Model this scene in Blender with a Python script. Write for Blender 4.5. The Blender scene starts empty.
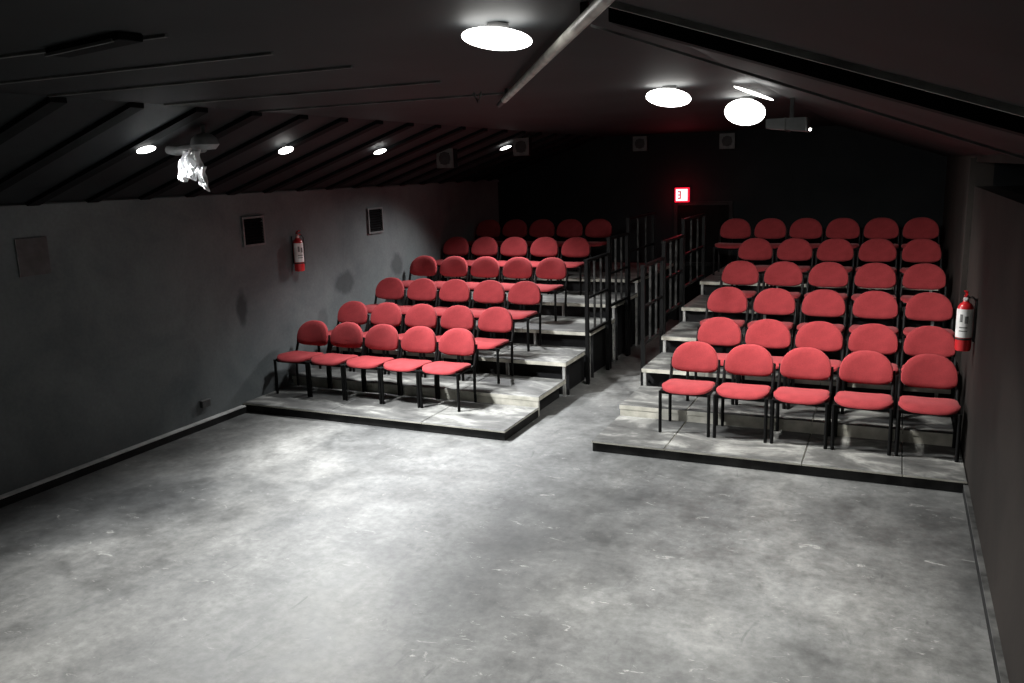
import bpy, bmesh, math, random
from mathutils import Vector, Matrix
random.seed(7)
C = bpy.context.scene.collection
PI = math.pi

# ------------------------------------------------------------------ helpers
def link(o, parent=None):
    C.objects.link(o)
    if parent is not None:
        o.parent = parent
    return o

def obj(name, bm, mat, parent=None, smooth=False, recalc=True):
    if recalc:
        bmesh.ops.recalc_face_normals(bm, faces=bm.faces[:])
    me = bpy.data.meshes.new(name)
    bm.to_mesh(me); bm.free()
    if smooth:
        for p in me.polygons:
            p.use_smooth = True
        try:
            me.set_sharp_from_angle(angle=math.radians(40))
        except Exception:
            pass
    for m in (mat if isinstance(mat, (list, tuple)) else [mat]):
        me.materials.append(m)
    return link(bpy.data.objects.new(name, me), parent)

def tag(o, label=None, cat=None, group=None, kind=None):
    if label: o['label'] = label
    if cat: o['category'] = cat
    if group: o['group'] = group
    if kind: o['kind'] = kind
    return o

def thing(name, label, cat, loc=(0, 0, 0), rot=(0, 0, 0), group=None):
    o = bpy.data.objects.new(name, None)
    o.empty_display_size = 0.1
    o.location = loc; o.rotation_euler = rot
    link(o)
    return tag(o, label, cat, group)

def dup(root, loc=None, rot=None, label=None, group=None):
    r = root.copy(); C.objects.link(r)
    if loc is not None: r.location = loc
    if rot is not None: r.rotation_euler = rot
    if label: r['label'] = label
    if group: r['group'] = group
    for ch in list(root.children):
        c = ch.copy(); C.objects.link(c); c.parent = r
        for g in list(ch.children):
            d = g.copy(); C.objects.link(d); d.parent = c
    return r

def struct(name, bm, mat, parent=None):
    o = obj(name, bm, mat, parent)
    if parent is None:
        o['kind'] = 'structure'
    return o

def add_box(bm, x0, x1, y0, y1, z0, z1, mi=0):
    v = [bm.verts.new((x, y, z)) for x in (x0, x1) for y in (y0, y1) for z in (z0, z1)]
    fs = [(0, 1, 3, 2), (4, 6, 7, 5), (0, 4, 5, 1), (2, 3, 7, 6), (0, 2, 6, 4), (1, 5, 7, 3)]
    for f in fs:
        bm.faces.new([v[i] for i in f]).material_index = mi
    return v

def box(x0, x1, y0, y1, z0, z1, bev=0.0):
    bm = bmesh.new(); add_box(bm, x0, x1, y0, y1, z0, z1)
    if bev:
        bmesh.ops.bevel(bm, geom=bm.edges[:], offset=bev, segments=2, affect='EDGES', profile=0.6)
    return bm

def quad(bm, pts):
    bm.faces.new([bm.verts.new(p) for p in pts])

def add_tube(bm, pts, r, n=10, caps=True, flat=1.0):
    pts = [Vector(p) for p in pts]
    rings = []
    up0 = Vector((0.013, 0.027, 1)).normalized()
    for i, p in enumerate(pts):
        if i == 0: d = pts[1] - p
        elif i == len(pts) - 1: d = p - pts[i - 1]
        else: d = (pts[i + 1] - p).normalized() + (p - pts[i - 1]).normalized()
        d.normalize()
        a = Vector((1, 0, 0)) if abs(d.x) < 0.9 else Vector((0, 1, 0))
        u = (a - d * a.dot(d)).normalized(); w = d.cross(u)
        rr = r[i] if isinstance(r, (list, tuple)) else r
        rings.append([bm.verts.new(p + (u * math.cos(2 * PI * k / n) + w * math.sin(2 * PI * k / n) * flat) * rr) for k in range(n)])
    for a, b in zip(rings, rings[1:]):
        for k in range(n):
            bm.faces.new((a[k], a[(k + 1) % n], b[(k + 1) % n], b[k]))
    if caps:
        bm.faces.new(rings[0][::-1]); bm.faces.new(rings[-1])

def tube(pts, r, n=10):
    bm = bmesh.new(); add_tube(bm, pts, r, n); return bm

def add_lathe(bm, prof, n=24, c=(0, 0, 0), axis='z'):
    rings = []
    for r, z in prof:
        ring = []
        for k in range(n):
            a = 2 * PI * k / n
            p = (r * math.cos(a), r * math.sin(a), z)
            if axis == 'y': p = (p[0], p[2], p[1])
            ring.append(bm.verts.new((p[0] + c[0], p[1] + c[1], p[2] + c[2])))
        rings.append(ring)
    for a, b in zip(rings, rings[1:]):
        for k in range(n):
            bm.faces.new((a[k], a[(k + 1) % n], b[(k + 1) % n], b[k]))
    bm.faces.new(rings[0][::-1]); bm.faces.new(rings[-1])

def lathe(prof, n=24, c=(0, 0, 0), axis='z'):
    bm = bmesh.new(); add_lathe(bm, prof, n, c, axis); return bm

# ------------------------------------------------------------------ materials
def new_mat(name):
    m = bpy.data.materials.new(name); m.use_nodes = True
    nt = m.node_tree
    b = nt.nodes['Principled BSDF']
    return m, nt, b

def pos_node(nt, scale=(1, 1, 1), local=False):
    mp = nt.nodes.new('ShaderNodeMapping'); mp.inputs['Scale'].default_value = scale
    if local:
        g = nt.nodes.new('ShaderNodeTexCoord'); nt.links.new(g.outputs['Object'], mp.inputs[0])
    else:
        g = nt.nodes.new('ShaderNodeNewGeometry'); nt.links.new(g.outputs['Position'], mp.inputs[0])
    return mp.outputs[0]

def noise(nt, vec, scale, detail=4, rough=0.55, dist=0.0):
    n = nt.nodes.new('ShaderNodeTexNoise')
    n.inputs['Scale'].default_value = scale; n.inputs['Detail'].default_value = detail
    n.inputs['Roughness'].default_value = rough; n.inputs['Distortion'].default_value = dist
    nt.links.new(vec, n.inputs['Vector'])
    return n.outputs[0]

def ramp(nt, fac, stops):
    r = nt.nodes.new('ShaderNodeValToRGB')
    e = r.color_ramp.elements
    while len(e) < len(stops): e.new(0.5)
    for el, (p, c) in zip(e, stops):
        el.position = p
        el.color = (c, c, c, 1) if isinstance(c, (int, float)) else (*c, 1)
    nt.links.new(fac, r.inputs[0])
    return r.outputs[0]

def mix(nt, a, b, fac, mode='MIX'):
    m = nt.nodes.new('ShaderNodeMix'); m.data_type = 'RGBA'; m.blend_type = mode
    for sock, v in ((m.inputs[0], fac), (m.inputs[6], a), (m.inputs[7], b)):
        if isinstance(v, (int, float)): sock.default_value = v if sock.type == 'VALUE' else (v, v, v, 1)
        elif isinstance(v, tuple): sock.default_value = (*v, 1)
        else: nt.links.new(v, sock)
    return m.outputs[2]

def bump(nt, b, h, strength=0.2, dist=0.01):
    n = nt.nodes.new('ShaderNodeBump'); n.inputs['Strength'].default_value = strength
    n.inputs['Distance'].default_value = dist
    nt.links.new(h, n.inputs['Height']); nt.links.new(n.outputs[0], b.inputs['Normal'])

def mottled(name, c0, c1, scale=6, rough=0.6, metal=0.0, local=True, bumps=0.0, spec=0.5):
    m, nt, b = new_mat(name)
    v = pos_node(nt, local=local)
    f = noise(nt, v, scale)
    nt.links.new(ramp(nt, f, [(0.35, c0), (0.68, c1)]), b.inputs['Base Color'])
    b.inputs['Roughness'].default_value = rough; b.inputs['Metallic'].default_value = metal
    b.inputs['Specular IOR Level'].default_value = spec
    if bumps: bump(nt, b, noise(nt, v, scale * 12), bumps, 0.003)
    return m

def emis(name, col, s, base=(0.8, 0.8, 0.8)):
    m, nt, b = new_mat(name)
    v = pos_node(nt, local=True)
    f = noise(nt, v, 3.0, 1)
    nt.links.new(ramp(nt, f, [(0.2, tuple(c * 0.96 for c in col)), (0.8, col)]), b.inputs['Emission Color'])
    b.inputs['Base Color'].default_value = (*base, 1)
    b.inputs['Emission Strength'].default_value = s
    return m

def light_pool_mask(nt, d):
    m = nt.nodes.new('ShaderNodeMapRange'); m.interpolation_type = 'SMOOTHSTEP'
    m.inputs['From Min'].default_value = 0.55; m.inputs['From Max'].default_value = 1.75
    m.inputs['To Min'].default_value = 1.0; m.inputs['To Max'].default_value = 0.0
    nt.links.new(d, m.inputs['Value'])
    return m.outputs['Result']

def floor_mat():
    m, nt, b = new_mat('worn_painted_concrete')
    v = pos_node(nt)
    big = noise(nt, pos_node(nt, (1.0, 0.62, 1)), 0.42, 5, 0.60, 0.5)
    mid = noise(nt, v, 2.6, 6, 0.65, 0.3)
    fine = noise(nt, v, 14, 5, 0.7)
    base = ramp(nt, big, [(0.32, (0.060, 0.062, 0.062)), (0.50, (0.13, 0.132, 0.128)), (0.68, (0.27, 0.27, 0.255))])
    col = mix(nt, base, ramp(nt, mid, [(0.30, 0.50), (0.5, 0.9), (0.70, 1.2)]), 0.9, 'MULTIPLY')
    col = mix(nt, col, ramp(nt, fine, [(0.3, 0.6), (0.7, 1.2)]), 0.8, 'MULTIPLY')
    # pools of lamp light and the dark bands between them, painted into the floor colour
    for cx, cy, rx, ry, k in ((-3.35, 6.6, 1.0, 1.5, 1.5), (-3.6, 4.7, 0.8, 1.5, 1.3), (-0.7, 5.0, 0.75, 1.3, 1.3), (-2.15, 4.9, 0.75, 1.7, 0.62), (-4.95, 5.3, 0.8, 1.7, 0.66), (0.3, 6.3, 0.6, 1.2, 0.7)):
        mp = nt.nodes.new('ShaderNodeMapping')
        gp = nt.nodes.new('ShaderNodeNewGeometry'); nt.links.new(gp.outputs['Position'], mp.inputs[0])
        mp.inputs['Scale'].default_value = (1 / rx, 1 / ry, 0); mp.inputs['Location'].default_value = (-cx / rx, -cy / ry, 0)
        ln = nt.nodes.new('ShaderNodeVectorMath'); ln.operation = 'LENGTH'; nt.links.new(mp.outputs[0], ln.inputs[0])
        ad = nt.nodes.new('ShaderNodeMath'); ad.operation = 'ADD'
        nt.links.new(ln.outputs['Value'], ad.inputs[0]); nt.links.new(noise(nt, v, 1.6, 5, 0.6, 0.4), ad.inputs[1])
        col = mix(nt, col, k, light_pool_mask(nt, ad.outputs[0]), 'MULTIPLY')
    # pale scuffs and paint chips
    sc = noise(nt, pos_node(nt, (1.0, 2.4, 1)), 5.5, 6, 0.75, 1.2)
    col = mix(nt, col, (0.46, 0.46, 0.43), ramp(nt, sc, [(0.62, 0.0), (0.70, 0.5)]))
    sc2 = noise(nt, pos_node(nt, (2.2, 0.7, 1)), 4.0, 4, 0.7, 0.8)
    col = mix(nt, col, (0.035, 0.036, 0.037), ramp(nt, sc2, [(0.62, 0.0), (0.75, 0.55)]))
    nt.links.new(col, b.inputs['Base Color'])
    nt.links.new(ramp(nt, mid, [(0.3, 0.46), (0.7, 0.66)]), b.inputs['Roughness'])
    b.inputs['Specular IOR Level'].default_value = 0.4
    bump(nt, b, fine, 0.08, 0.004)
    return m

def wall_mat(name, c0, c1, stains=()):
    m, nt, b = new_mat(name)
    v = pos_node(nt)
    f = noise(nt, v, 1.1, 6, 0.6, 0.4)
    col = ramp(nt, f, [(0.3, c0), (0.7, c1)])
    b.inputs['Specular IOR Level'].default_value = 0.1
    g = noise(nt, v, 30, 3, 0.6)
    col = mix(nt, col, ramp(nt, g, [(0.3, 0.85), (0.7, 1.12)]), 0.5, 'MULTIPLY')
    for (cy, cz, ry, rz, k) in stains:               # darker repainted patches on the wall
        mp = nt.nodes.new('ShaderNodeMapping'); mp.vector_type = 'POINT'
        gp = nt.nodes.new('ShaderNodeNewGeometry'); nt.links.new(gp.outputs['Position'], mp.inputs[0])
        mp.inputs['Scale'].default_value = (0, 1 / ry, 1 / rz)
        mp.inputs['Location'].default_value = (0, -cy / ry, -cz / rz)
        ln = nt.nodes.new('ShaderNodeVectorMath'); ln.operation = 'LENGTH'
        nt.links.new(mp.outputs[0], ln.inputs[0])
        dn = nt.nodes.new('ShaderNodeMath'); dn.operation = 'ADD'
        nt.links.new(ln.outputs['Value'], dn.inputs[0])
        w = nt.nodes.new('ShaderNodeMath'); w.operation = 'MULTIPLY'; w.inputs[1].default_value = 0.7
        nt.links.new(noise(nt, v, 4.0, 3), w.inputs[0]); nt.links.new(w.outputs[0], dn.inputs[1])
        fac = ramp(nt, dn.outputs[0], [(0.75, k), (1.0, 0.0)])
        col = mix(nt, col, tuple(c * 0.35 for c in c0), fac)
    nt.links.new(col, b.inputs['Base Color'])
    b.inputs['Roughness'].default_value = 0.85
    bump(nt, b, g, 0.12, 0.004)
    return m

def deck_mat():
    m, nt, b = new_mat('scuffed_grey_deck_paint')
    v = pos_node(nt)
    f = noise(nt, pos_node(nt, (0.8, 1.6, 1)), 2.2, 6, 0.65, 0.6)
    col = ramp(nt, f, [(0.3, (0.035, 0.035, 0.034)), (0.5, (0.10, 0.10, 0.095)), (0.68, (0.34, 0.34, 0.315))])
    g = noise(nt, v, 18, 5, 0.7)
    col = mix(nt, col, ramp(nt, g, [(0.3, 0.7), (0.7, 1.15)]), 0.6, 'MULTIPLY')
    nt.links.new(col, b.inputs['Base Color'])
    b.inputs['Roughness'].default_value = 0.55; b.inputs['Specular IOR Level'].default_value = 0.35
    bump(nt, b, g, 0.1, 0.003)
    return m

def fabric_mat():
    m, nt, b = new_mat('red_wool_upholstery')
    v = pos_node(nt, local=True)
    f = noise(nt, v, 9, 4)
    w = noise(nt, v, 160, 2)
    col = ramp(nt, f, [(0.3, (0.205, 0.024, 0.027)), (0.7, (0.265, 0.033, 0.037))])
    col = mix(nt, col, ramp(nt, w, [(0.3, 0.72), (0.7, 1.2)]), 0.6, 'MULTIPLY')
    nt.links.new(col, b.inputs['Base Color'])
    b.inputs['Roughness'].default_value = 0.9; b.inputs['Specular IOR Level'].default_value = 0.15
    b.inputs['Sheen Weight'].default_value = 0.12; b.inputs['Sheen Roughness'].default_value = 0.5
    b.inputs['Sheen Tint'].default_value = (1.0, 0.55, 0.55, 1)
    bump(nt, b, w, 0.25, 0.002)
    return m

M = dict(
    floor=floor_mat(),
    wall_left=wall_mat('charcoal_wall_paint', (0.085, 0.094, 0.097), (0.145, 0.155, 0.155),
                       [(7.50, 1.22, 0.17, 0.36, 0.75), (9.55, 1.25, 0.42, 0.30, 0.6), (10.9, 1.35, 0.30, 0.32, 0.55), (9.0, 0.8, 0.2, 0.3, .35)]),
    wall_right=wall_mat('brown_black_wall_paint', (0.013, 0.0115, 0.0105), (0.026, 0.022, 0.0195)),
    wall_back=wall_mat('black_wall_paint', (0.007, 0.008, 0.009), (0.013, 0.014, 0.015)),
    ceiling=mottled('black_ceiling_paint', (0.0045, 0.0058, 0.0065), (0.0105, 0.0128, 0.014), 1.5, 0.7, local=False, spec=0.2),
    rafter=mottled('black_rafter_paint', (0.0025, 0.003, 0.0035), (0.005, 0.0055, 0.006), 3, 0.8, local=False, spec=0.08),
    seam=mottled('dusty_grey_strip', (0.06, 0.062, 0.062), (0.16, 0.16, 0.155), 5, 0.6, local=False),
    base=mottled('baseboard_black_paint', (0.010, 0.010, 0.010), (0.02, 0.02, 0.02), 5, 0.7, local=False, spec=0.1),
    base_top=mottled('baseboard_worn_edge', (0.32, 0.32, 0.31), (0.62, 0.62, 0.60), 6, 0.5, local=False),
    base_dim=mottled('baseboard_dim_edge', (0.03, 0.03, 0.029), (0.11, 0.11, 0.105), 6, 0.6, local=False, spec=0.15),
    deck=deck_mat(),
    edge=mottled('pale_plywood_edge', (0.34, 0.33, 0.28), (0.55, 0.53, 0.46), 7, 0.6, local=False),
    gap_shade=mottled('riser_gap_shade', (0.006, 0.006, 0.007), (0.014, 0.014, 0.014), 4, 0.6, local=False, spec=0.25),  # black for the shade in the open gaps under the tiers
    fascia=mottled('scuffed_black_fascia', (0.005, 0.005, 0.005), (0.022, 0.022, 0.021), 5, 0.6, local=False, spec=0.15),
    riser_leg=mottled('grey_galvanised_leg', (0.25, 0.25, 0.24), (0.45, 0.45, 0.43), 12, 0.45, 0.3),
    fabric=fabric_mat(),
    black_metal=mottled('black_powder_coat', (0.003, 0.003, 0.003), (0.006, 0.006, 0.006), 20, 0.5, 0.0, spec=0.15),
    rail=mottled('black_rail_paint', (0.003, 0.003, 0.003), (0.006, 0.006, 0.006), 9, 0.5, spec=0.15),
    baluster=mottled('mottled_grey_baluster', (0.006, 0.006, 0.006), (0.045, 0.045, 0.043), 9, 0.6, spec=0.1),  # mottled grey, lighter than the rest of the rail
    lens=emis('lamp_lens_glow', (1.0, 0.99, 0.95), 10.0),
    housing=mottled('lamp_housing_black', (0.02, 0.02, 0.02), (0.05, 0.05, 0.05), 8, 0.5),
    red=mottled('extinguisher_red', (0.50, 0.012, 0.016), (0.62, 0.022, 0.026), 6, 0.3),
    label=mottled('extinguisher_label_white', (0.68, 0.68, 0.66), (0.85, 0.85, 0.83), 6, 0.5),
    label_ink=mottled('label_grey_print', (0.10, 0.10, 0.10), (0.22, 0.22, 0.21), 20, 0.5),
    brass=mottled('valve_metal', (0.55, 0.42, 0.40), (0.70, 0.58, 0.55), 10, 0.35, 0.6),
    rubber=mottled('black_rubber', (0.01, 0.01, 0.01), (0.02, 0.02, 0.02), 10, 0.5),
    vent=mottled('black_vent_grille', (0.003, 0.003, 0.003), (0.007, 0.007, 0.007), 10, 0.8, spec=0.05),
    vent_frame=mottled('grey_vent_frame', (0.09, 0.092, 0.09), (0.15, 0.15, 0.148), 10, 0.5),
    speaker=mottled('grey_speaker_frame', (0.07, 0.07, 0.068), (0.12, 0.12, 0.115), 10, 0.6),
    cone=mottled('dark_speaker_cone', (0.012, 0.012, 0.012), (0.025, 0.025, 0.025), 14, 0.7),
    speaker_light=mottled('pale_dusty_edge', (0.16, 0.16, 0.155), (0.40, 0.40, 0.38), 4, 0.6, local=False),
    cloth=mottled('white_rag_cloth', (0.70, 0.71, 0.72), (0.95, 0.95, 0.95), 12, 0.85),
    bracket=mottled('grey_ceiling_bracket', (0.16, 0.165, 0.17), (0.30, 0.305, 0.31), 6, 0.6),
    pole=mottled('pale_worn_pipe', (0.30, 0.29, 0.26), (0.62, 0.60, 0.54), 7, 0.45),
    sign_white=emis('exit_sign_face_glow', (1.0, 0.84, 0.85), 1.3),
    sign_red=emis('exit_sign_red_glow', (0.85, 0.006, 0.04), 0.9, (0.6, 0.02, 0.03)),
    sign_ink=mottled('sign_dark_mark', (0.02, 0.008, 0.01), (0.05, 0.02, 0.025), 10, 0.5),
    door=mottled('black_door_paint', (0.003, 0.003, 0.003), (0.006, 0.006, 0.006), 4, 0.8, local=False, spec=0.03),
    outlet=mottled('dark_outlet_box', (0.03, 0.03, 0.03), (0.06, 0.06, 0.06), 10, 0.5),
    duct=mottled('dusty_grey_duct', (0.08, 0.085, 0.085), (0.15, 0.155, 0.155), 5, 0.6),
)

# ------------------------------------------------------------------ the room
XL, XR = -6.93, 0.641
YF, YB = -2.5, 14.6
ZL, ZR, ZF = 2.55, 2.70, 3.24
XA, XB = -4.85, -0.93            # the flat middle of the ceiling runs between these two breaks

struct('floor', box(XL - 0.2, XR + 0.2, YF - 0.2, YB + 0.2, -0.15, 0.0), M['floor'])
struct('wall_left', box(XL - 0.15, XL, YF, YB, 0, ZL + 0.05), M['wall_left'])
# right wall: a band of open dark slot runs above it on the near side
SY = 9.05
bm = bmesh.new()
add_box(bm, XR, XR + 0.15, YF, YB, 0, 2.42)
add_box(bm, XR, XR + 0.15, SY, YB, 2.42, ZR + 0.05)
add_box(bm, XR, XR + 0.15, YF, SY, 2.64, ZR + 0.05)
add_box(bm, XR - 0.05, XR, SY, SY + 0.22, 0.0, 2.68)
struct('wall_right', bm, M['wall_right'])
bm = bmesh.new()
add_box(bm, XR + 0.15, XR + 0.6, YF, SY, 2.36, 2.42)
add_box(bm, XR + 0.6, XR + 0.65, YF, SY, 2.36, 2.75)
add_box(bm, XR + 0.15, XR + 0.6, YF, SY, 2.64, 2.75)
add_box(bm, XR + 0.15, XR + 0.6, SY, SY + 0.05, 2.36, 2.75)
add_box(bm, XR + 0.15, XR + 0.6, YF - 0.05, YF, 2.36, 2.75)
struct('wall_recess_right', bm, M['rafter'])
def gable(y0, y1):
    bm = bmesh.new()
    pr = [(XL - 0.15, 0), (XR + 0.15, 0), (XR + 0.15, ZR + 0.02), (XB, ZF + 0.02), (XA, ZF + 0.02), (XL - 0.15, ZL + 0.02)]
    a = [bm.verts.new((x, y0, z)) for x, z in pr]; b = [bm.verts.new((x, y1, z)) for x, z in pr]
    bm.faces.new(a); bm.faces.new(b[::-1])
    for i in range(6):
        bm.faces.new((a[i], b[i], b[(i + 1) % 6], a[(i + 1) % 6]))
    return bm
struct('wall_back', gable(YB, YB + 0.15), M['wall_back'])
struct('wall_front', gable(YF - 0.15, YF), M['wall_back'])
sR = (ZF - ZR) / (XR - XB)        # slope of the right pitch
sL = (ZF - ZL) / (XA - XL)
bm = bmesh.new()
pr = [(XL - 0.15, ZL - 0.15 * sL), (XA, ZF), (XB, ZF), (XR + 0.15, ZR - 0.15 * sR)]
lo0 = [bm.verts.new((x, YF, z)) for x, z in pr]; lo1 = [bm.verts.new((x, YB, z)) for x, z in pr]
hi0 = [bm.verts.new((x, YF, z + 0.12)) for x, z in pr]; hi1 = [bm.verts.new((x, YB, z + 0.12)) for x, z in pr]
for i in range(3):
    bm.faces.new((lo0[i], lo1[i], lo1[i + 1], lo0[i + 1]))
    bm.faces.new((hi0[i], hi0[i + 1], hi1[i + 1], hi1[i]))
    bm.faces.new((lo0[i], lo0[i + 1], hi0[i + 1], hi0[i])); bm.faces.new((lo1[i], hi1[i], hi1[i + 1], lo1[i + 1]))
bm.faces.new((lo0[0], hi0[0], hi1[0], lo1[0])); bm.faces.new((lo0[3], lo1[3], hi1[3], hi0[3]))
struct('ceiling', bm, M['ceiling'])
def zL(x): return ZL + sL * (x - XL)
def zR(x): return ZF - sR * (x - XB)

# rafters showing under the left pitch, seams under the flat part, strips under the right pitch
nt_ = [0]
def trim(bm, mat):
    nt_[0] += 1
    return struct('trim_%d' % nt_[0], bm, mat)
def pitch_strip(x0, x1, zf, y, w, h, drop=0.0):
    bm = bmesh.new()
    pts = []
    for x in (x0, x1):
        for yy in (y - w / 2, y + w / 2):
            for dz in (0.0, -h):
                pts.append(bm.verts.new((x, yy, zf(x) + dz - drop)))
    for f in ((0, 1, 3, 2), (4, 6, 7, 5), (0, 4, 5, 1), (2, 3, 7, 6), (0, 2, 6, 4), (1, 5, 7, 3)):
        bm.faces.new([pts[i] for i in f])
    return bm
y = 3.2
while y < 14.3:
    trim(pitch_strip(XL + 0.01, XA, zL, y, 0.12, 0.035), M['rafter'])
    y += 0.61
for yy in (2.5, 3.10, 3.70, 4.62, 5.6):
    trim(box(XA + 0.05, -2.55, yy - 0.008, yy + 0.008, ZF - 0.012, ZF), M['seam'])
trim(pitch_strip(XB, XR, zR, 2.76, 0.022, 0.022), M['speaker_light'])
trim(pitch_strip(XB, XR, zR, 2.95, 0.14, 0.06), M['rafter'])
trim(pitch_strip(XB - 0.18, XR, lambda x: 2.822 - 0.372 * x, 3.22, 0.010, 0.010), M['seam'])
# wall-head ledge on the left wall
trim(box(XL, XL + 0.03, YF, YB, ZL - 0.05, ZL - 0.015), M['wall_left'])

def baseboard(name, x0, x1, y0, y1, h, inner):
    bm = bmesh.new()
    add_box(bm, x0, x1, y0, y1, 0, h - 0.012)
    add_box(bm, x0, x1, y0, y1, h - 0.012, h, 1)
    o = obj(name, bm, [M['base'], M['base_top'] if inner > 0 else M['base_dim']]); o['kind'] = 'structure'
    return o
baseboard('baseboard_left', XL, XL + 0.07, YF, 7.34, 0.085, 1)
baseboard('baseboard_right', XR - 0.035, XR, YF, 7.34, 0.085, -1)

# black exit door in the back wall at the end of the aisle
d1 = struct('door_1', box(-3.48, -2.60, YB - 0.03, YB, 0.0, 2.02), M['door'])
bm = bmesh.new()
add_box(bm, -3.54, -3.48, YB - 0.05, YB, 0, 2.08); add_box(bm, -2.60, -2.54, YB - 0.05, YB, 0, 2.08)
add_box(bm, -3.48, -2.60, YB - 0.05, YB, 2.02, 2.08)
obj('door_frame', bm, M['base'], d1)
bm = bmesh.new(); add_box(bm, -3.40, -2.70, YB - 0.075, YB - 0.03, 0.98, 1.04)
obj('push_bar', bm, M['rail'], d1)

# ------------------------------------------------------------------ stepped seating platforms
TZ = [0.111, 0.228, 0.431, 0.633, 0.829, 1.031]
TY = [7.36, 8.27, 9.12, 10.02, 11.08, 12.22, 14.45]
ORD = ['front', 'second', 'third', 'fourth', 'fifth', 'rearmost']
def platform(x0, x1, i, side):
    z = TZ[i]; y0, y1 = TY[i], TY[i + 1] - 0.012
    where = 'left' if side < 0 else 'right'
    lab = ('scuffed grey platform under the %s row of red chairs, %s of aisle' % (ORD[i], where)) if i else \
          ('low scuffed grey platform with black edge, front of the %s chair block' % where)
    t = thing('seating_platform', lab, 'platform', ((x0 + x1) / 2, y0, 0), group='stepped platforms %s of the aisle' % where)
    hx = (x1 - x0) / 2; dep = y1 - y0
    th = 0.022 if i == 0 else 0.05
    cuts = [-hx, -hx + 0.72, -hx + 1.94, -hx + 2.74, hx] if side > 0 else [-hx, -hx + 1.22, -hx + 2.44, hx]
    for a, b in zip(cuts, cuts[1:]):
        bm = bmesh.new()
        add_box(bm, a + 0.003, b - 0.003, 0, dep, z - th, z, 1)
        for f in bm.faces:
            if f.calc_center_median().z > z - 1e-4: f.material_index = 0
        bmesh.ops.bevel(bm, geom=[e for e in bm.edges if all(v.co.z > z - 1e-4 for v in e.verts)], offset=0.006, segments=1, affect='EDGES')
        obj('deck_panel', bm, [M['deck'], M['edge']], t, recalc=True)
    rec = 0.012 if i == 0 else (0.004 if i == 1 else 0.12)
    obj('fascia', box(-hx + 0.01, hx - 0.01, rec, rec + 0.02, 0, z - th), M['fascia' if i == 0 else ('edge' if i == 1 else 'gap_shade')], t)  # upper tiers: black board stands in for the shade of the open underside
    sx = hx - 0.02 if side < 0 else -hx + 0.02
    if i == 0:
        obj('side_skirt', box(sx - 0.012, sx + 0.012, rec + 0.02, dep, 0, z - th), M['fascia'], t)
    else:
        sx = hx - 0.10 if side < 0 else -hx + 0.10
        obj('side_skirt', box(sx - 0.012, sx + 0.012, rec + 0.02, dep, 0, z - th), M['gap_shade'], t)
        e = hx - 0.035 if side < 0 else -hx + 0.035
        for lx in ([e, e - 0.75 if side < 0 else e + 1.05, 0, -e * 0.94]):
            obj('leg', box(lx - 0.016, lx + 0.016, rec + 0.03 if i == 1 else 0.012, rec + 0.06 if i == 1 else 0.044, 0, z - th), M['riser_leg'], t)
    if side > 0 and i >= 2:
        bm = bmesh.new()
        e = -hx + 0.05
        zb = TZ[i - 1]
        for k in range(3):
            yy = 0.08 + k * 0.26
            add_tube(bm, [(e, yy, zb + 0.01), (e, yy + 0.22, z - th - 0.005)], 0.014, 6)
        obj('brace', bm, M['rail'], t)
    return t
for i in range(6):
    platform(XL + (0.005), -3.51, i, -1)
for i in range(6):
    platform(-2.585, XR - 0.06 if i >= 1 else XR - 0.003, i, 1)

# ------------------------------------------------------------------ chairs
def pad(outline, depth_f, n_ring=(1.0, 0.97, 0.88, 0.65, 0.3), prof=(0.5, 0.72, 0.9, 0.99, 1.0), warp=None, back=0.35):
    """A puffed pad: outline in (u, v); depth along w.  Both faces are domed; warp moves (u, v, w)."""
    bm = bmesh.new()
    n = len(outline)
    cu = sum(p[0] for p in outline) / n; cv = sum(p[1] for p in outline) / n
    W = warp or (lambda u, v, w: (u, v, w))
    front = []; rear = []
    for s, d in zip(n_ring, prof):
        front.append([bm.verts.new(W(cu + (u - cu) * s, cv + (v - cv) * s, depth_f * d)) for u, v in outline])
        rear.append([bm.verts.new(W(cu + (u - cu) * s, cv + (v - cv) * s, -depth_f * (d - 0.5) * back)) for u, v in outline])
    for rs in (front, rear):
        for a, b in zip(rs, rs[1:]):
            for k in range(n):
                bm.faces.new((a[k], a[(k + 1) % n], b[(k + 1) % n], b[k]))
        bm.faces.new(rs[-1])
    for k in range(n):
        bm.faces.new((front[0][k], front[0][(k + 1) % n], rear[0][(k + 1) % n], rear[0][k]))
    return bm

def back_outline(n=44):
    w, h = 0.234, 0.315
    pts = []
    # bottom corners rounded, top a broad arch
    for k in range(n):
        a = 2 * PI * k / n
        c, s = math.cos(a), math.sin(a)
        if s >= 0:
            e = 2 / 2.3
            pts.append((w * math.copysign(abs(c) ** e, c), 0.098 + (h - 0.098) * abs(s) ** e))
        else:
            e = 2 / 3.3
            pts.append((w * math.copysign(abs(c) ** e, c) * (1 - 0.05 * abs(s)), 0.098 - 0.098 * abs(s) ** e))
    return pts

def seat_outline(n=48):
    pts = []
    for k in range(n):
        a = 2 * PI * k / n
        c, s = math.cos(a), math.sin(a)
        e = 2 / 5.0 if s > 0 else 2 / 3.4
        wv = 0.248 if s < 0 else 0.236
        pts.append((wv * math.copysign(abs(c) ** e, c), 0.225 * math.copysign(abs(s) ** e, s)))
    return pts

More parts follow.
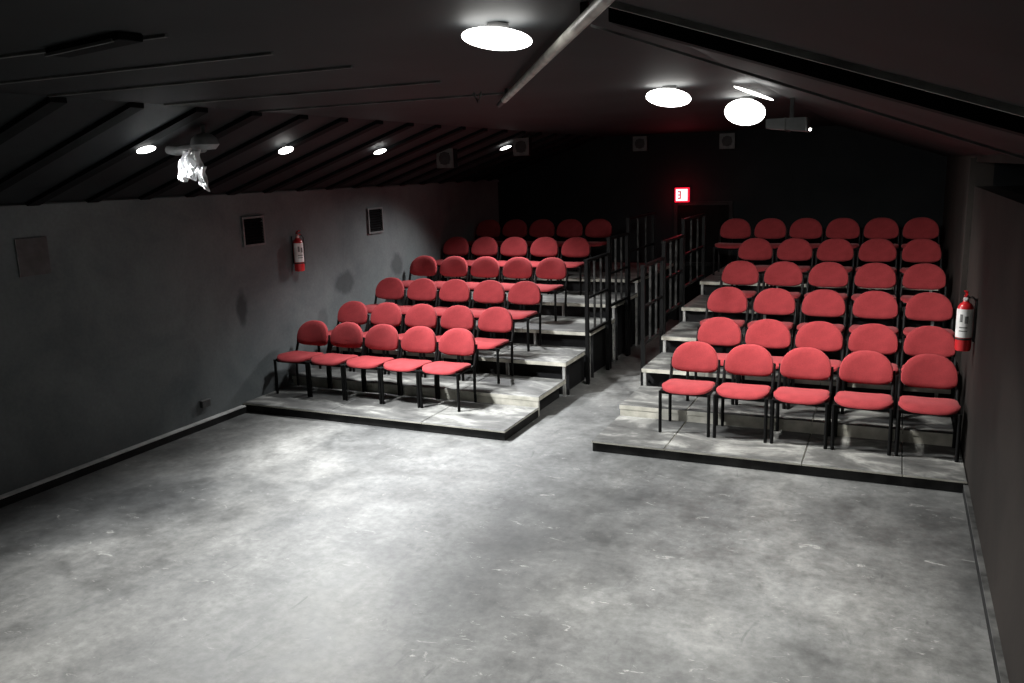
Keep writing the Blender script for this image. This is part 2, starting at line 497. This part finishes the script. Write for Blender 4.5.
def make_chair():
    # origin: floor, midway between the two front feet; +y is towards the back of the chair, the sitter faces -y
    t = thing('stacking_chair', 'red chair', 'chair')
    def wseat(u, v, w):
        y = 0.185 + v
        f = max(0.0, (-v - 0.10) / 0.125)
        return (u, y, 0.443 - 0.030 * f * f - 0.012 * max(0, v / 0.2) + w - 0.012 * (1 - (u / 0.23) ** 2) * (1 if w > 0 else 0))
    obj('seat', pad(seat_outline(), 0.040, warp=wseat, back=0.2), M['fabric'], t, smooth=True)
    obj('seat_shell', box(-0.225, 0.225, 0.0, 0.385, 0.405, 0.430, 0.01), M['black_metal'], t)
    tilt = math.radians(13)
    def wback(u, v, w):
        yy = 0.455 + v * math.sin(tilt) + 0.030 - 0.75 * u * u - w * math.cos(tilt)
        return (u, yy, 0.515 + v * math.cos(tilt) + w * math.sin(tilt))
    obj('backrest', pad(back_outline(), 0.055, warp=wback, back=0.5), M['fabric'], t, smooth=True)
    for s in (-1, 1):
        x = 0.2375 * s
        obj('leg', tube([(x, 0.0, 0.0), (x, 0.0, 0.425)], 0.0165), M['black_metal'], t, smooth=True)
        obj('leg', tube([(x, 0.40, 0.0), (x, 0.395, 0.20), (x, 0.415, 0.44), (x, 0.455, 0.54), (x * 0.985, 0.482, 0.66)], 0.0165), M['black_metal'], t, smooth=True)
    bm = bmesh.new()
    for s in (-1, 1):
        x = 0.2375 * s
        add_tube(bm, [(x, -0.012, 0.415), (x, 0.43, 0.425)], 0.0125, 8)
    add_tube(bm, [(-0.24, 0.05, 0.392), (0.24, 0.05, 0.392)], 0.012, 8)
    add_tube(bm, [(-0.24, 0.36, 0.395), (0.24, 0.36, 0.395)], 0.012, 8)
    obj('seat_frame', bm, M['black_metal'], t, smooth=True)
    bm = bmesh.new()
    add_tube(bm, [(-0.225, 0.468, 0.575), (-0.12, 0.500, 0.58), (0.12, 0.500, 0.58), (0.225, 0.468, 0.575)], 0.010, 8)
    obj('back_bar', bm, M['black_metal'], t, smooth=True)
    return t
proto = make_chair()
used = [False]
TL = [8.41, 9.255, 10.155, 11.215, 12.36, 13.6]
TR = [8.40, 9.20, 10.14, 11.15, 12.30, 13.5]
LX = [[-6.62, -6.06, -5.58, -5.088, -4.578], [-6.605, -6.062, -5.553, -5.032, -4.49], [-6.575, -6.0, -5.512, -5.004, -4.486],
      [-6.634, -6.126, -5.605, -5.06, -4.525], [-6.67, -6.17, -5.665, -5.10, -4.568], [-6.67, -6.16, -5.645, -5.13, -4.615]]
RX = [[-1.801, -1.267, -0.742, -0.2, 0.33], [-1.712, -1.205, -0.683, -0.155, 0.347], [-1.801, -1.24, -0.69, -0.15, 0.355],
      [-1.824, -1.28, -0.735, -0.207, 0.318], [-1.809, -1.276, -0.760, -0.234, 0.300], [-2.296, -1.766, -1.245, -0.738, -0.225, 0.305]]
NTH = ['first', 'second', 'third', 'fourth', 'fifth', 'sixth']
ROW = ['front', 'second', 'third', 'fourth', 'fifth', 'rearmost']
def place(x, y, z, rz, label, group):
    z += 0.0015
    if not used[0]:
        used[0] = True
        proto.location = (x, y, z); proto.rotation_euler = (0, 0, rz)
        proto['label'] = label; proto['group'] = group
        return proto
    return dup(proto, (x, y, z), (0, 0, rz), label, group)
for k in range(6):
    for j in range(5):
        x = LX[k][0] + 0.055 + (LX[k][4] - LX[k][0]) * j / 4 + (LX[k][j] - LX[k][0] - (LX[k][4] - LX[k][0]) * j / 4) * 0.0
        if j == 0: lab = 'red fabric chair against the left wall, %s row of the left block' % ROW[k]
        elif j == 4: lab = 'red fabric chair at aisle end of the %s row of the left block' % ROW[k]
        else: lab = 'red fabric chair, %s from the left wall, %s row of the left block' % (NTH[j], ROW[k])
        place(x, TL[k] - 0.575, TZ[k], random.uniform(-0.005, 0.005), lab, 'red chairs left of the aisle')
    n = len(RX[k])
    for j in range(n):
        x = RX[k][0] + 0.012 + (RX[k][-1] - RX[k][0]) * j / (n - 1) + (RX[k][j] - RX[k][0] - (RX[k][-1] - RX[k][0]) * j / (n - 1)) * 0.06
        if j == 0: lab = 'red fabric chair at aisle end of the %s row of the right block' % ROW[k]
        elif j == n - 1: lab = 'red fabric chair beside the right wall, %s row of the right block' % ROW[k]
        else: lab = 'red fabric chair, %s from the aisle, %s row of the right block' % (NTH[j], ROW[k])
        place(x, TR[k] - 0.575, TZ[k], random.uniform(-0.005, 0.005), lab, 'red chairs right of the aisle')

# ------------------------------------------------------------------ guard rails along the aisle
def guard_rail(x, i, y0, y1, side):
    where = 'left' if side < 0 else 'right'
    zt = TZ[i] + 0.93; zb = TZ[i] + 0.02
    t = thing('guard_rail', 'black metal guard rail %s of the aisle, %s of three from the front' % (where, ['first', 'second', 'third'][i - 3]), 'railing',
              (x, y0, 0), group='aisle guard rails')
    L = y1 - y0
    for yy in (0.0, L):
        obj('post', box(-0.022, 0.022, yy - 0.022, yy + 0.022, 0, zt), M['rail'], t)
    obj('top_rail', box(-0.026, 0.026, -0.03, L + 0.03, zt, zt + 0.03), M['rail'], t)
    obj('bottom_rail', box(-0.016, 0.016, 0.022, L - 0.022, zb, zb + 0.03), M['rail'], t)
    obj('middle_rail', box(-0.014, 0.014, 0.022, L - 0.022, zb + 0.44, zb + 0.468), M['rail'], t)
    for f in (0.36, 0.68):
        obj('baluster', box(-0.012, 0.012, f * L - 0.012, f * L + 0.012, zb + 0.03, zt), M['baluster'], t)
    return t
for s, x in ((-1, -3.475), (1, -2.615)):
    for q, (y0, y1) in zip((3, 4, 5), ((9.80, 10.62), (10.70, 11.52), (11.60, 12.95)) if s < 0 else ((9.30, 10.16), (10.25, 11.20), (11.29, 12.60))):
        guard_rail(x, q, y0, y1, s)

# ------------------------------------------------------------------ ceiling lights
def make_light(name, label, loc, rot, r, dep, group):
    t = thing(name, label, 'light', loc, rot, group)
    obj('housing', lathe([(r * 0.30, 0.0), (r * 0.32, -0.010), (r * 0.30, -0.018), (r * 0.2, -0.020)], 32), M['housing'], t, smooth=True)
    prof = []
    for k in range(13):
        a = -PI / 2 + k / 12 * PI
        prof.append((max(0.002, r * math.cos(a)), -0.016 - dep - dep * math.sin(a)))
    obj('lens', lathe(prof, 32), M['lens'], t, smooth=True)
    return t
def spot(loc, energy, target=None, size=128, blend=0.55, col=(1.0, 0.985, 0.95), rad=0.12):
    l = bpy.data.lights.new('downlight', 'SPOT'); l.energy = energy; l.spot_size = math.radians(size); l.spot_blend = blend
    l.shadow_soft_size = rad; l.color = col
    o = bpy.data.objects.new('downlight', l); o.location = loc
    d = Vector(target) - Vector(loc) if target else Vector((0, 0, -1))
    o.rotation_euler = d.to_track_quat('-Z', 'Y').to_euler()
    C.objects.link(o)
rl = [((-1.41, 3.02, ZF), 0.135, 0.040, 'large round white ceiling light beside the diagonal pipe, nearest the viewer'),  # glowing lenses shaped deeper to imitate the bloom around each lamp
      ((-1.50, 6.02, ZF), 0.158, 0.062, 'round white ceiling light in the middle of the right hand line of lights'),
      ((-1.20, 7.45, ZF), 0.168, 0.108, 'round glowing ceiling light furthest back on the right, beside grey duct box')]
AIM_R = [((-0.85, 4.2, 0), 92, 420), ((-0.85, 4.9, 0), 94, 480), ((-1.0, 9.9, 0), 130, 720)]
for (loc, r, dep, lab), (tg, sz, e) in zip(rl, AIM_R):
    make_light('ceiling_light', lab, loc, (0, math.radians(7), 0), r, dep, 'round lights on the right of the ceiling')
    spot((loc[0], loc[1], loc[2] - 0.06 - 2 * dep), e, tg, sz, 1.0, rad=r)
aL = math.atan(sL)
ll = [((-5.55, 5.09), 0.075, 0.016, 'small round ceiling light left of the hanging white rag'),
      ((-5.50, 6.75), 0.075, 0.026, 'small round ceiling light just right of the hanging white rag'),
      ((-5.52, 8.45), 0.075, 0.018, 'small round ceiling light over the left wall, third along its line from the rag'),
      ((-5.32, 11.5), 0.085, 0.014, 'tiny far ceiling light between the two left ceiling speakers')]
AIM_L = [((-3.75, 4.9, 0), 114, 620), ((-3.2, 7.0, 0), 112, 1550), ((-4.6, 8.9, 0), 136, 620), ((-5.5, 10.3, 0), 122, 560)]
for ((x, y), r, dep, lab), (tg, sz, e) in zip(ll, AIM_L):
    loc = (x, y, zL(x) - 0.024)
    make_light('ceiling_light', lab, loc, (0, -aL, 0), r, dep, 'small lights on the left ceiling pitch')
    spot((x + 0.03, y, loc[2] - 0.08), e, tg, sz, 0.95, (0.97, 0.985, 1.0))
# flat strip of light on the right pitch beside the furthest round light
x, y = -0.80, 6.9
t = make_light('ceiling_light', 'thin tilted bright ceiling light just above the furthest round light',
               (-0.93, 6.1, 3.185), (0, math.radians(22), 0), 0.142, 0.010, 'round lights on the right of the ceiling')
# lights behind the viewer, out of frame
for loc, e, tg in (((-1.6, 0.4, ZF - 0.08), 420, (-0.8, 1.4, 0)), ((-5.5, 3.4, zL(-5.5) - 0.1), 260, (-3.9, 3.4, 0)), ((-5.5, 1.7, zL(-5.5) - 0.1), 200, (-3.8, 1.7, 0))):
    spot(loc, e, tg, 112, 1.0)

# ------------------------------------------------------------------ exit sign
sx, sy, sz = -3.40, YB - 0.001, 2.20
t = thing('exit_sign', 'small square exit sign with glowing white face and red surround, on the back wall', 'sign', (sx, sy, sz))
obj('housing', box(-0.125, 0.125, -0.07, 0, -0.125, 0.125, 0.01), M['sign_red'], t)
obj('face', box(-0.10, 0.10, -0.078, -0.07, -0.10, 0.10), M['sign_white'], t)
bm = bmesh.new()
for z in (-0.055, 0.0, 0.055):
    add_box(bm, -0.065, -0.02, -0.083, -0.078, z - 0.010, z + 0.010)
add_box(bm, -0.030, -0.012, -0.083, -0.078, -0.065, 0.065)
obj('symbol', bm, M['sign_ink'], t)
l = bpy.data.lights.new('exit_glow', 'POINT'); l.energy = 5.0; l.color = (1, 0.02, 0.05); l.shadow_soft_size = 0.1
o = bpy.data.objects.new('exit_glow', l); o.location = (sx, sy - 0.25, sz); C.objects.link(o)

# ------------------------------------------------------------------ fire extinguishers
def extinguisher(label, loc, rz, wall_dir):
    """wall_dir: local direction of the wall from the cylinder axis (unit vector in world xy)."""
    t = thing('fire_extinguisher', label, 'fire extinguisher', loc, (0, 0, rz))
    R = 0.062
    obj('cylinder', lathe([(0.02, 0.0), (R * 0.9, 0.004), (R, 0.02), (R, 0.345), (R * 0.93, 0.375), (R * 0.7, 0.398), (0.026, 0.41), (0.02, 0.425)], 28), M['red'], t, smooth=True)
    bm = bmesh.new()
    n = 18; a0, a1 = math.radians(-90 - 80), math.radians(-90 + 80)
    for zz0, zz1 in ((0.120, 0.358),):
        lo = []; hi = []
        for k in range(n + 1):
            a = a0 + (a1 - a0) * k / n
            lo.append(bm.verts.new(((R + 0.0012) * math.cos(a), (R + 0.0012) * math.sin(a), zz0)))
            hi.append(bm.verts.new(((R + 0.0012) * math.cos(a), (R + 0.0012) * math.sin(a), zz1)))
        for k in range(n):
            bm.faces.new((lo[k], lo[k + 1], hi[k + 1], hi[k]))
    lb = obj('paper_label', bm, M['label'], t, smooth=True)
    bm = bmesh.new()
    for zz0, zz1, q0, q1 in ((0.25, 0.315, -118, -98), (0.17, 0.18, -120, -62), (0.20, 0.21, -120, -62), (0.24, 0.30, -84, -60)):
        prev = None
        for k in range(7):
            a = math.radians(q0 + (q1 - q0) * k / 6); r = R + 0.002
            cur = (bm.verts.new((r * math.cos(a), r * math.sin(a), zz0)), bm.verts.new((r * math.cos(a), r * math.sin(a), zz1)))
            if prev: bm.faces.new((prev[0], cur[0], cur[1], prev[1]))
            prev = cur
    obj('print', bm, M['label_ink'], lb)
    obj('valve', lathe([(0.022, 0.42), (0.024, 0.43), (0.020, 0.455), (0.016, 0.47)], 16), M['brass'], t, smooth=True)
    bm = bmesh.new()
    add_box(bm, -0.012, 0.012, -0.075, 0.02, 0.462, 0.472)
    v = add_box(bm, -0.012, 0.012, -0.085, 0.02, 0.487, 0.497)
    for q in v:
        if q.co.y < 0: q.co.z += 0.022
    add_box(bm, -0.010, 0.010, 0.0, 0.02, 0.462, 0.497)
    obj('handle', bm, M['red'], t)
    obj('gauge', lathe([(0.014, -0.028), (0.016, -0.026), (0.016, -0.018)], 14, (0, 0, 0.447), 'y'), M['label'], t)
    obj('hose', tube([(0.02, 0, 0.45), (0.05, -0.005, 0.455), (0.078, 0, 0.42), (0.078, 0.0, 0.30), (0.074, 0.0, 0.15), (0.072, 0, 0.08)], 0.009, 8), M['rubber'], t, smooth=True)
    # wall hanger
    ca, sa = math.cos(-rz), math.sin(-rz)
    wd = (wall_dir[0] * ca - wall_dir[1] * sa, wall_dir[0] * sa + wall_dir[1] * ca)
    bm = bmesh.new()
    px, py = -wd[1], wd[0]
    def P(d, s, z): return (wd[0] * d + px * s, wd[1] * d + py * s, z)
    for d0, d1, s0, s1, z0, z1 in ((R + 0.002, R + 0.018, -0.02, 0.02, 0.10, 0.44),):
        vs = [bm.verts.new(P(d, s, z)) for d in (d0, d1) for s in (s0, s1) for z in (z0, z1)]
        for f in ((0, 1, 3, 2), (4, 6, 7, 5), (0, 4, 5, 1), (2, 3, 7, 6), (0, 2, 6, 4), (1, 5, 7, 3)):
            bm.faces.new([vs[i] for i in f])
    add_lathe(bm, [(R + 0.001, 0.098), (R + 0.003, 0.100), (R + 0.003, 0.112), (R + 0.001, 0.114)], 28)
    obj('wall_bracket', bm, M['rubber'], t)
    return t
extinguisher('red fire extinguisher with white label, on left wall between two square vents',
             (XL + 0.084, 8.50, 1.535), math.radians(62), (-1, 0))
extinguisher('red fire extinguisher with white paper label, hung on the right wall beside the chairs',
             (XR - 0.084, 7.80, 1.10), math.radians(-10), (1, 0))

# ------------------------------------------------------------------ wall fittings on the left wall
def vent(label, y0, y1, z0, z1):
    t = thing('wall_vent', label, 'vent', (XL, (y0 + y1) / 2, z0))
    hy = (y1 - y0) / 2; h = z1 - z0
    bm = bmesh.new()
    f = 0.022
    add_box(bm, 0.0, 0.03, -hy, hy, 0, f); add_box(bm, 0.0, 0.03, -hy, hy, h - f, h)
    add_box(bm, 0.0, 0.03, -hy, -hy + f, f, h - f); add_box(bm, 0.0, 0.03, hy - f, hy, f, h - f)
    obj('frame', bm, M['vent_frame'], t)
    bm = bmesh.new()
    add_box(bm, 0.0, 0.004, -hy + f, hy - f, f, h - f)
    n = 9
    for k in range(n):
        z = f + (h - 2 * f) * (k + 0.5) / n
        v = add_box(bm, 0.004, 0.022, -hy + f, hy - f, z - 0.004, z + 0.004)
        for q in v:
            if q.co.x > 0.01: q.co.z -= 0.012
    obj('grille', bm, M['vent'], t)
    return t
vent('black square wall vent with grey frame, left of the left extinguisher', 7.61, 7.98, 1.92, 2.265)
vent('black square wall vent right of the left extinguisher, nearer the back', 10.18, 10.56, 1.87, 2.235)
t = thing('wall_panel', 'faint dark square cover panel near the front end of the left wall', 'wall panel', (XL, 4.98, 1.92))
obj('cover', box(0, 0.012, -0.15, 0.15, 0, 0.33, 0.003), M['outlet'], t)
obj('rim', box(0, 0.016, -0.155, -0.15, 0, 0.33), M['vent_frame'], t)
t = thing('wall_outlet', 'small dark outlet box low on the left wall above the baseboard', 'outlet', (XL, 6.76, 0.225))
obj('box', box(0, 0.045, -0.06, 0.06, 0, 0.075, 0.004), M['outlet'], t)
obj('cover', box(0, 0.05, -0.065, 0.065, 0.075, 0.082), M['vent_frame'], t)

# ------------------------------------------------------------------ small square speakers high at the back
def speaker(label, loc, hang):
    t = thing('speaker', label, 'speaker', loc, group='small square speakers at the back')
    s = 0.125
    obj('cabinet', box(-s, s, 0.0, 0.12, -s, s, 0.006), M['rafter'], t)
    bm = bmesh.new()
    for a in (box,):
        add_box(bm, -s, s, -0.012, 0, -s, -s + 0.055); add_box(bm, -s, s, -0.012, 0, s - 0.055, s)
        add_box(bm, -s, -s + 0.055, -0.012, 0, -s + 0.055, s - 0.055); add_box(bm, s - 0.055, s, -0.012, 0, -s + 0.055, s - 0.055)
    obj('baffle', bm, M['speaker'], t)
    obj('cone', lathe([(0.085, -0.016), (0.088, -0.006), (0.06, 0.0), (0.02, -0.006)], 24, (0, 0, 0), 'y'), M['cone'], t, smooth=True)
    if hang:
        obj('hanger', tube([(0, 0.06, s), (0, 0.06, s + hang)], 0.012, 8), M['rafter'], t)
    return t
speaker('small grey square speaker under the left ceiling pitch, leftmost of the four at the back', (-5.509, 10.0, 2.885), max(0, zL(-5.509) - 2.885 - 0.125))
speaker('small grey square speaker just right of the tiny far ceiling light', (-5.04, 11.45, 3.035), zL(-5.04) - 3.035 - 0.125)
speaker('small grey square speaker on the back wall, above and left of the exit sign', (-4.126, YB - 0.12, 3.09), 0)
speaker('small grey square speaker on the back wall, above and right of the exit sign', (-2.638, YB - 0.12, 3.07), 0)

# ------------------------------------------------------------------ things hung from the ceiling
# diagonal pipe
a = Vector((-2.79, 5.95, 3.185)); b = Vector((-0.55, 2.05, 3.185)); dv = (b - a)
t = thing('ceiling_pipe', 'pale worn pipe hung diagonally under the ceiling beside the nearest round light', 'pipe', a)
obj('pipe', tube([dv * 0.10, dv], 0.022, 14), M['pole'], t, smooth=True)
obj('dark_end', tube([(0, 0, 0), dv * 0.10], 0.019, 12), M['cone'], t, smooth=True)
for f in (0.15, 0.8):
    p = dv * f
    obj('hanger', box(p.x - 0.012, p.x + 0.012, p.y - 0.012, p.y + 0.012, 0.018, 0.055), M['cone'], t)

# grey bracket and the white rag on it
t = thing('ceiling_bracket', 'grey bracket with stubby arm under left ceiling, white rag hanging from it', 'bracket', (-5.20, 5.35, 2.99))
bm = bmesh.new()
add_lathe(bm, [(0.03, -0.05), (0.085, -0.045), (0.115, -0.01), (0.10, 0.04), (0.06, 0.075), (0.03, 0.08)], 20, (0.03, 0, 0))
obj('mount', bm, M['bracket'], t, smooth=True)
obj('arm', tube([(0.02, 0, -0.035), (-0.14, 0, -0.04), (-0.28, 0, -0.048), (-0.375, 0, -0.035), (-0.385, 0, -0.034)], [0.035, 0.040, 0.038, 0.034, 0.012], 12), M['bracket'], t, smooth=True)
obj('stem', tube([(0.03, 0, 0.07), (0.03, 0, max(0.1, zL(-5.17) - 2.99))], 0.02, 10), M['housing'], t)
bm = bmesh.new()
def strip(cx, z0, z1, w0, w1, yo, ph, lean):
    n, m = 12, 6
    g = []
    for i in range(n + 1):
        f = i / n
        z = z0 + (z1 - z0) * f
        w = w0 + (w1 - w0) * f ** 0.8
        row = []
        for j in range(m + 1):
            u = j / m - 0.5
            row.append(bm.verts.new((cx + lean * f * f + u * w + 0.010 * math.sin(7 * f + ph), yo + 0.022 * math.sin(u * 9 + ph + 4 * f) + 0.012 * math.sin(f * 11 + ph), z + 0.02 * math.cos(u * 7 + ph) * f)))
        g.append(row)
    for i in range(n):
        for j in range(m):
            bm.faces.new((g[i][j], g[i][j + 1], g[i + 1][j + 1], g[i + 1][j]))
strip(-0.10, -0.045, -0.26, 0.055, 0.15, -0.045, 0.4, -0.03)
strip(-0.025, -0.050, -0.27, 0.04, 0.11, -0.060, 1.9, -0.02)
strip(0.03, -0.045, -0.33, 0.035, 0.075, -0.050, 3.1, 0.03)
strip(-0.06, -0.20, -0.28, 0.10, 0.13, -0.075, 5.0, -0.01)
strip(0.05, -0.18, -0.36, 0.05, 0.04, -0.04, 2.2, 0.03)
o = obj('hanging_rag', bm, M['cloth'], None, smooth=True, recalc=False)
o.location = (-5.19, 5.30, 2.985)
md = o.modifiers.new('thick', 'SOLIDIFY'); md.thickness = 0.006
tag(o, 'ragged white cloth dangling in strips from the grey ceiling bracket', 'cloth')

# dusty grey duct box beside the furthest round light
t = thing('duct_box', 'dusty grey angled duct box under the right pitch, right of the furthest round light', 'duct', (-0.84, 7.0, 2.97))
bm = bmesh.new()
v = add_box(bm, -0.14, 0.16, 0.0, 0.35, -0.045, 0.06)
for q in v:
    if q.co.x < 0: q.co.z += 0.035 if q.co.z < 0 else 0.0
obj('body', bm, M['duct'], t)
obj('flange', box(0.0, 0.008, -0.006, 0.356, -0.035, 0.064), M['speaker'], t)
obj('strap', box(0.02, 0.05, 0.15, 0.19, 0.06, zR(-0.79) - 2.97 - 0.004), M['housing'], t)
obj('lamp', lathe([(0.006, -0.01), (0.011, 0.0), (0.006, 0.01)], 10, (0.19, 0.02, -0.035)), M['lens'], t)
# small fittings on the left ceiling
t = thing('ceiling_fixture', 'slim faint grey unlit fixture on the near left ceiling', 'fixture', (-2.9, 2.46, ZF), (0, 0, math.radians(-12)))
obj('tray', box(-0.28, 0.28, -0.05, 0.05, -0.03, 0, 0.006), M['rafter'], t)
obj('rim', box(-0.28, 0.24, -0.055, -0.045, -0.034, -0.022), M['seam'], t)
t = thing('ceiling_hook', 'small pale V shaped clip on the ceiling below the nearest round light', 'clip', (-2.72, 5.45, ZF))
bm = bmesh.new()
add_tube(bm, [(-0.03, 0, 0.0), (0, 0, -0.07), (0.03, 0, 0.0)], 0.009, 8)
obj('clip', bm, M['speaker'], t)

# ------------------------------------------------------------------ ambient and camera
w = bpy.data.worlds.new('World'); bpy.context.scene.world = w; w.use_nodes = True
w.node_tree.nodes['Background'].inputs[0].default_value = (0.02, 0.022, 0.024, 1)
w.node_tree.nodes['Background'].inputs[1].default_value = 0.3

cam = bpy.data.cameras.new('camera'); co = bpy.data.objects.new('camera', cam); C.objects.link(co)
pit, yaw, rol = 0.20047167, 0.43241393, -0.0318582
cy, sy_, cp, sp = math.cos(yaw), math.sin(yaw), math.cos(pit), math.sin(pit)
fw = Vector((-sy_ * cp, cy * cp, -sp)); r0 = Vector((cy, sy_, 0)); u0 = r0.cross(fw)
r1 = r0 * math.cos(rol) + u0 * math.sin(rol); u1 = -r0 * math.sin(rol) + u0 * math.cos(rol)
mat = Matrix((r1, u1, -fw)).transposed().to_4x4()
mat.translation = Vector((0, 0, 2.6916))
co.matrix_world = mat
cam.sensor_width = 36; cam.lens = 0.8376983 * 1000 * 36 / 1024
cam.clip_start = 0.02
bpy.context.scene.camera = co
vs = bpy.context.scene.view_settings
vs.view_transform = 'Standard'
try: vs.look = 'None'
except Exception: pass
vs.exposure = 0.0
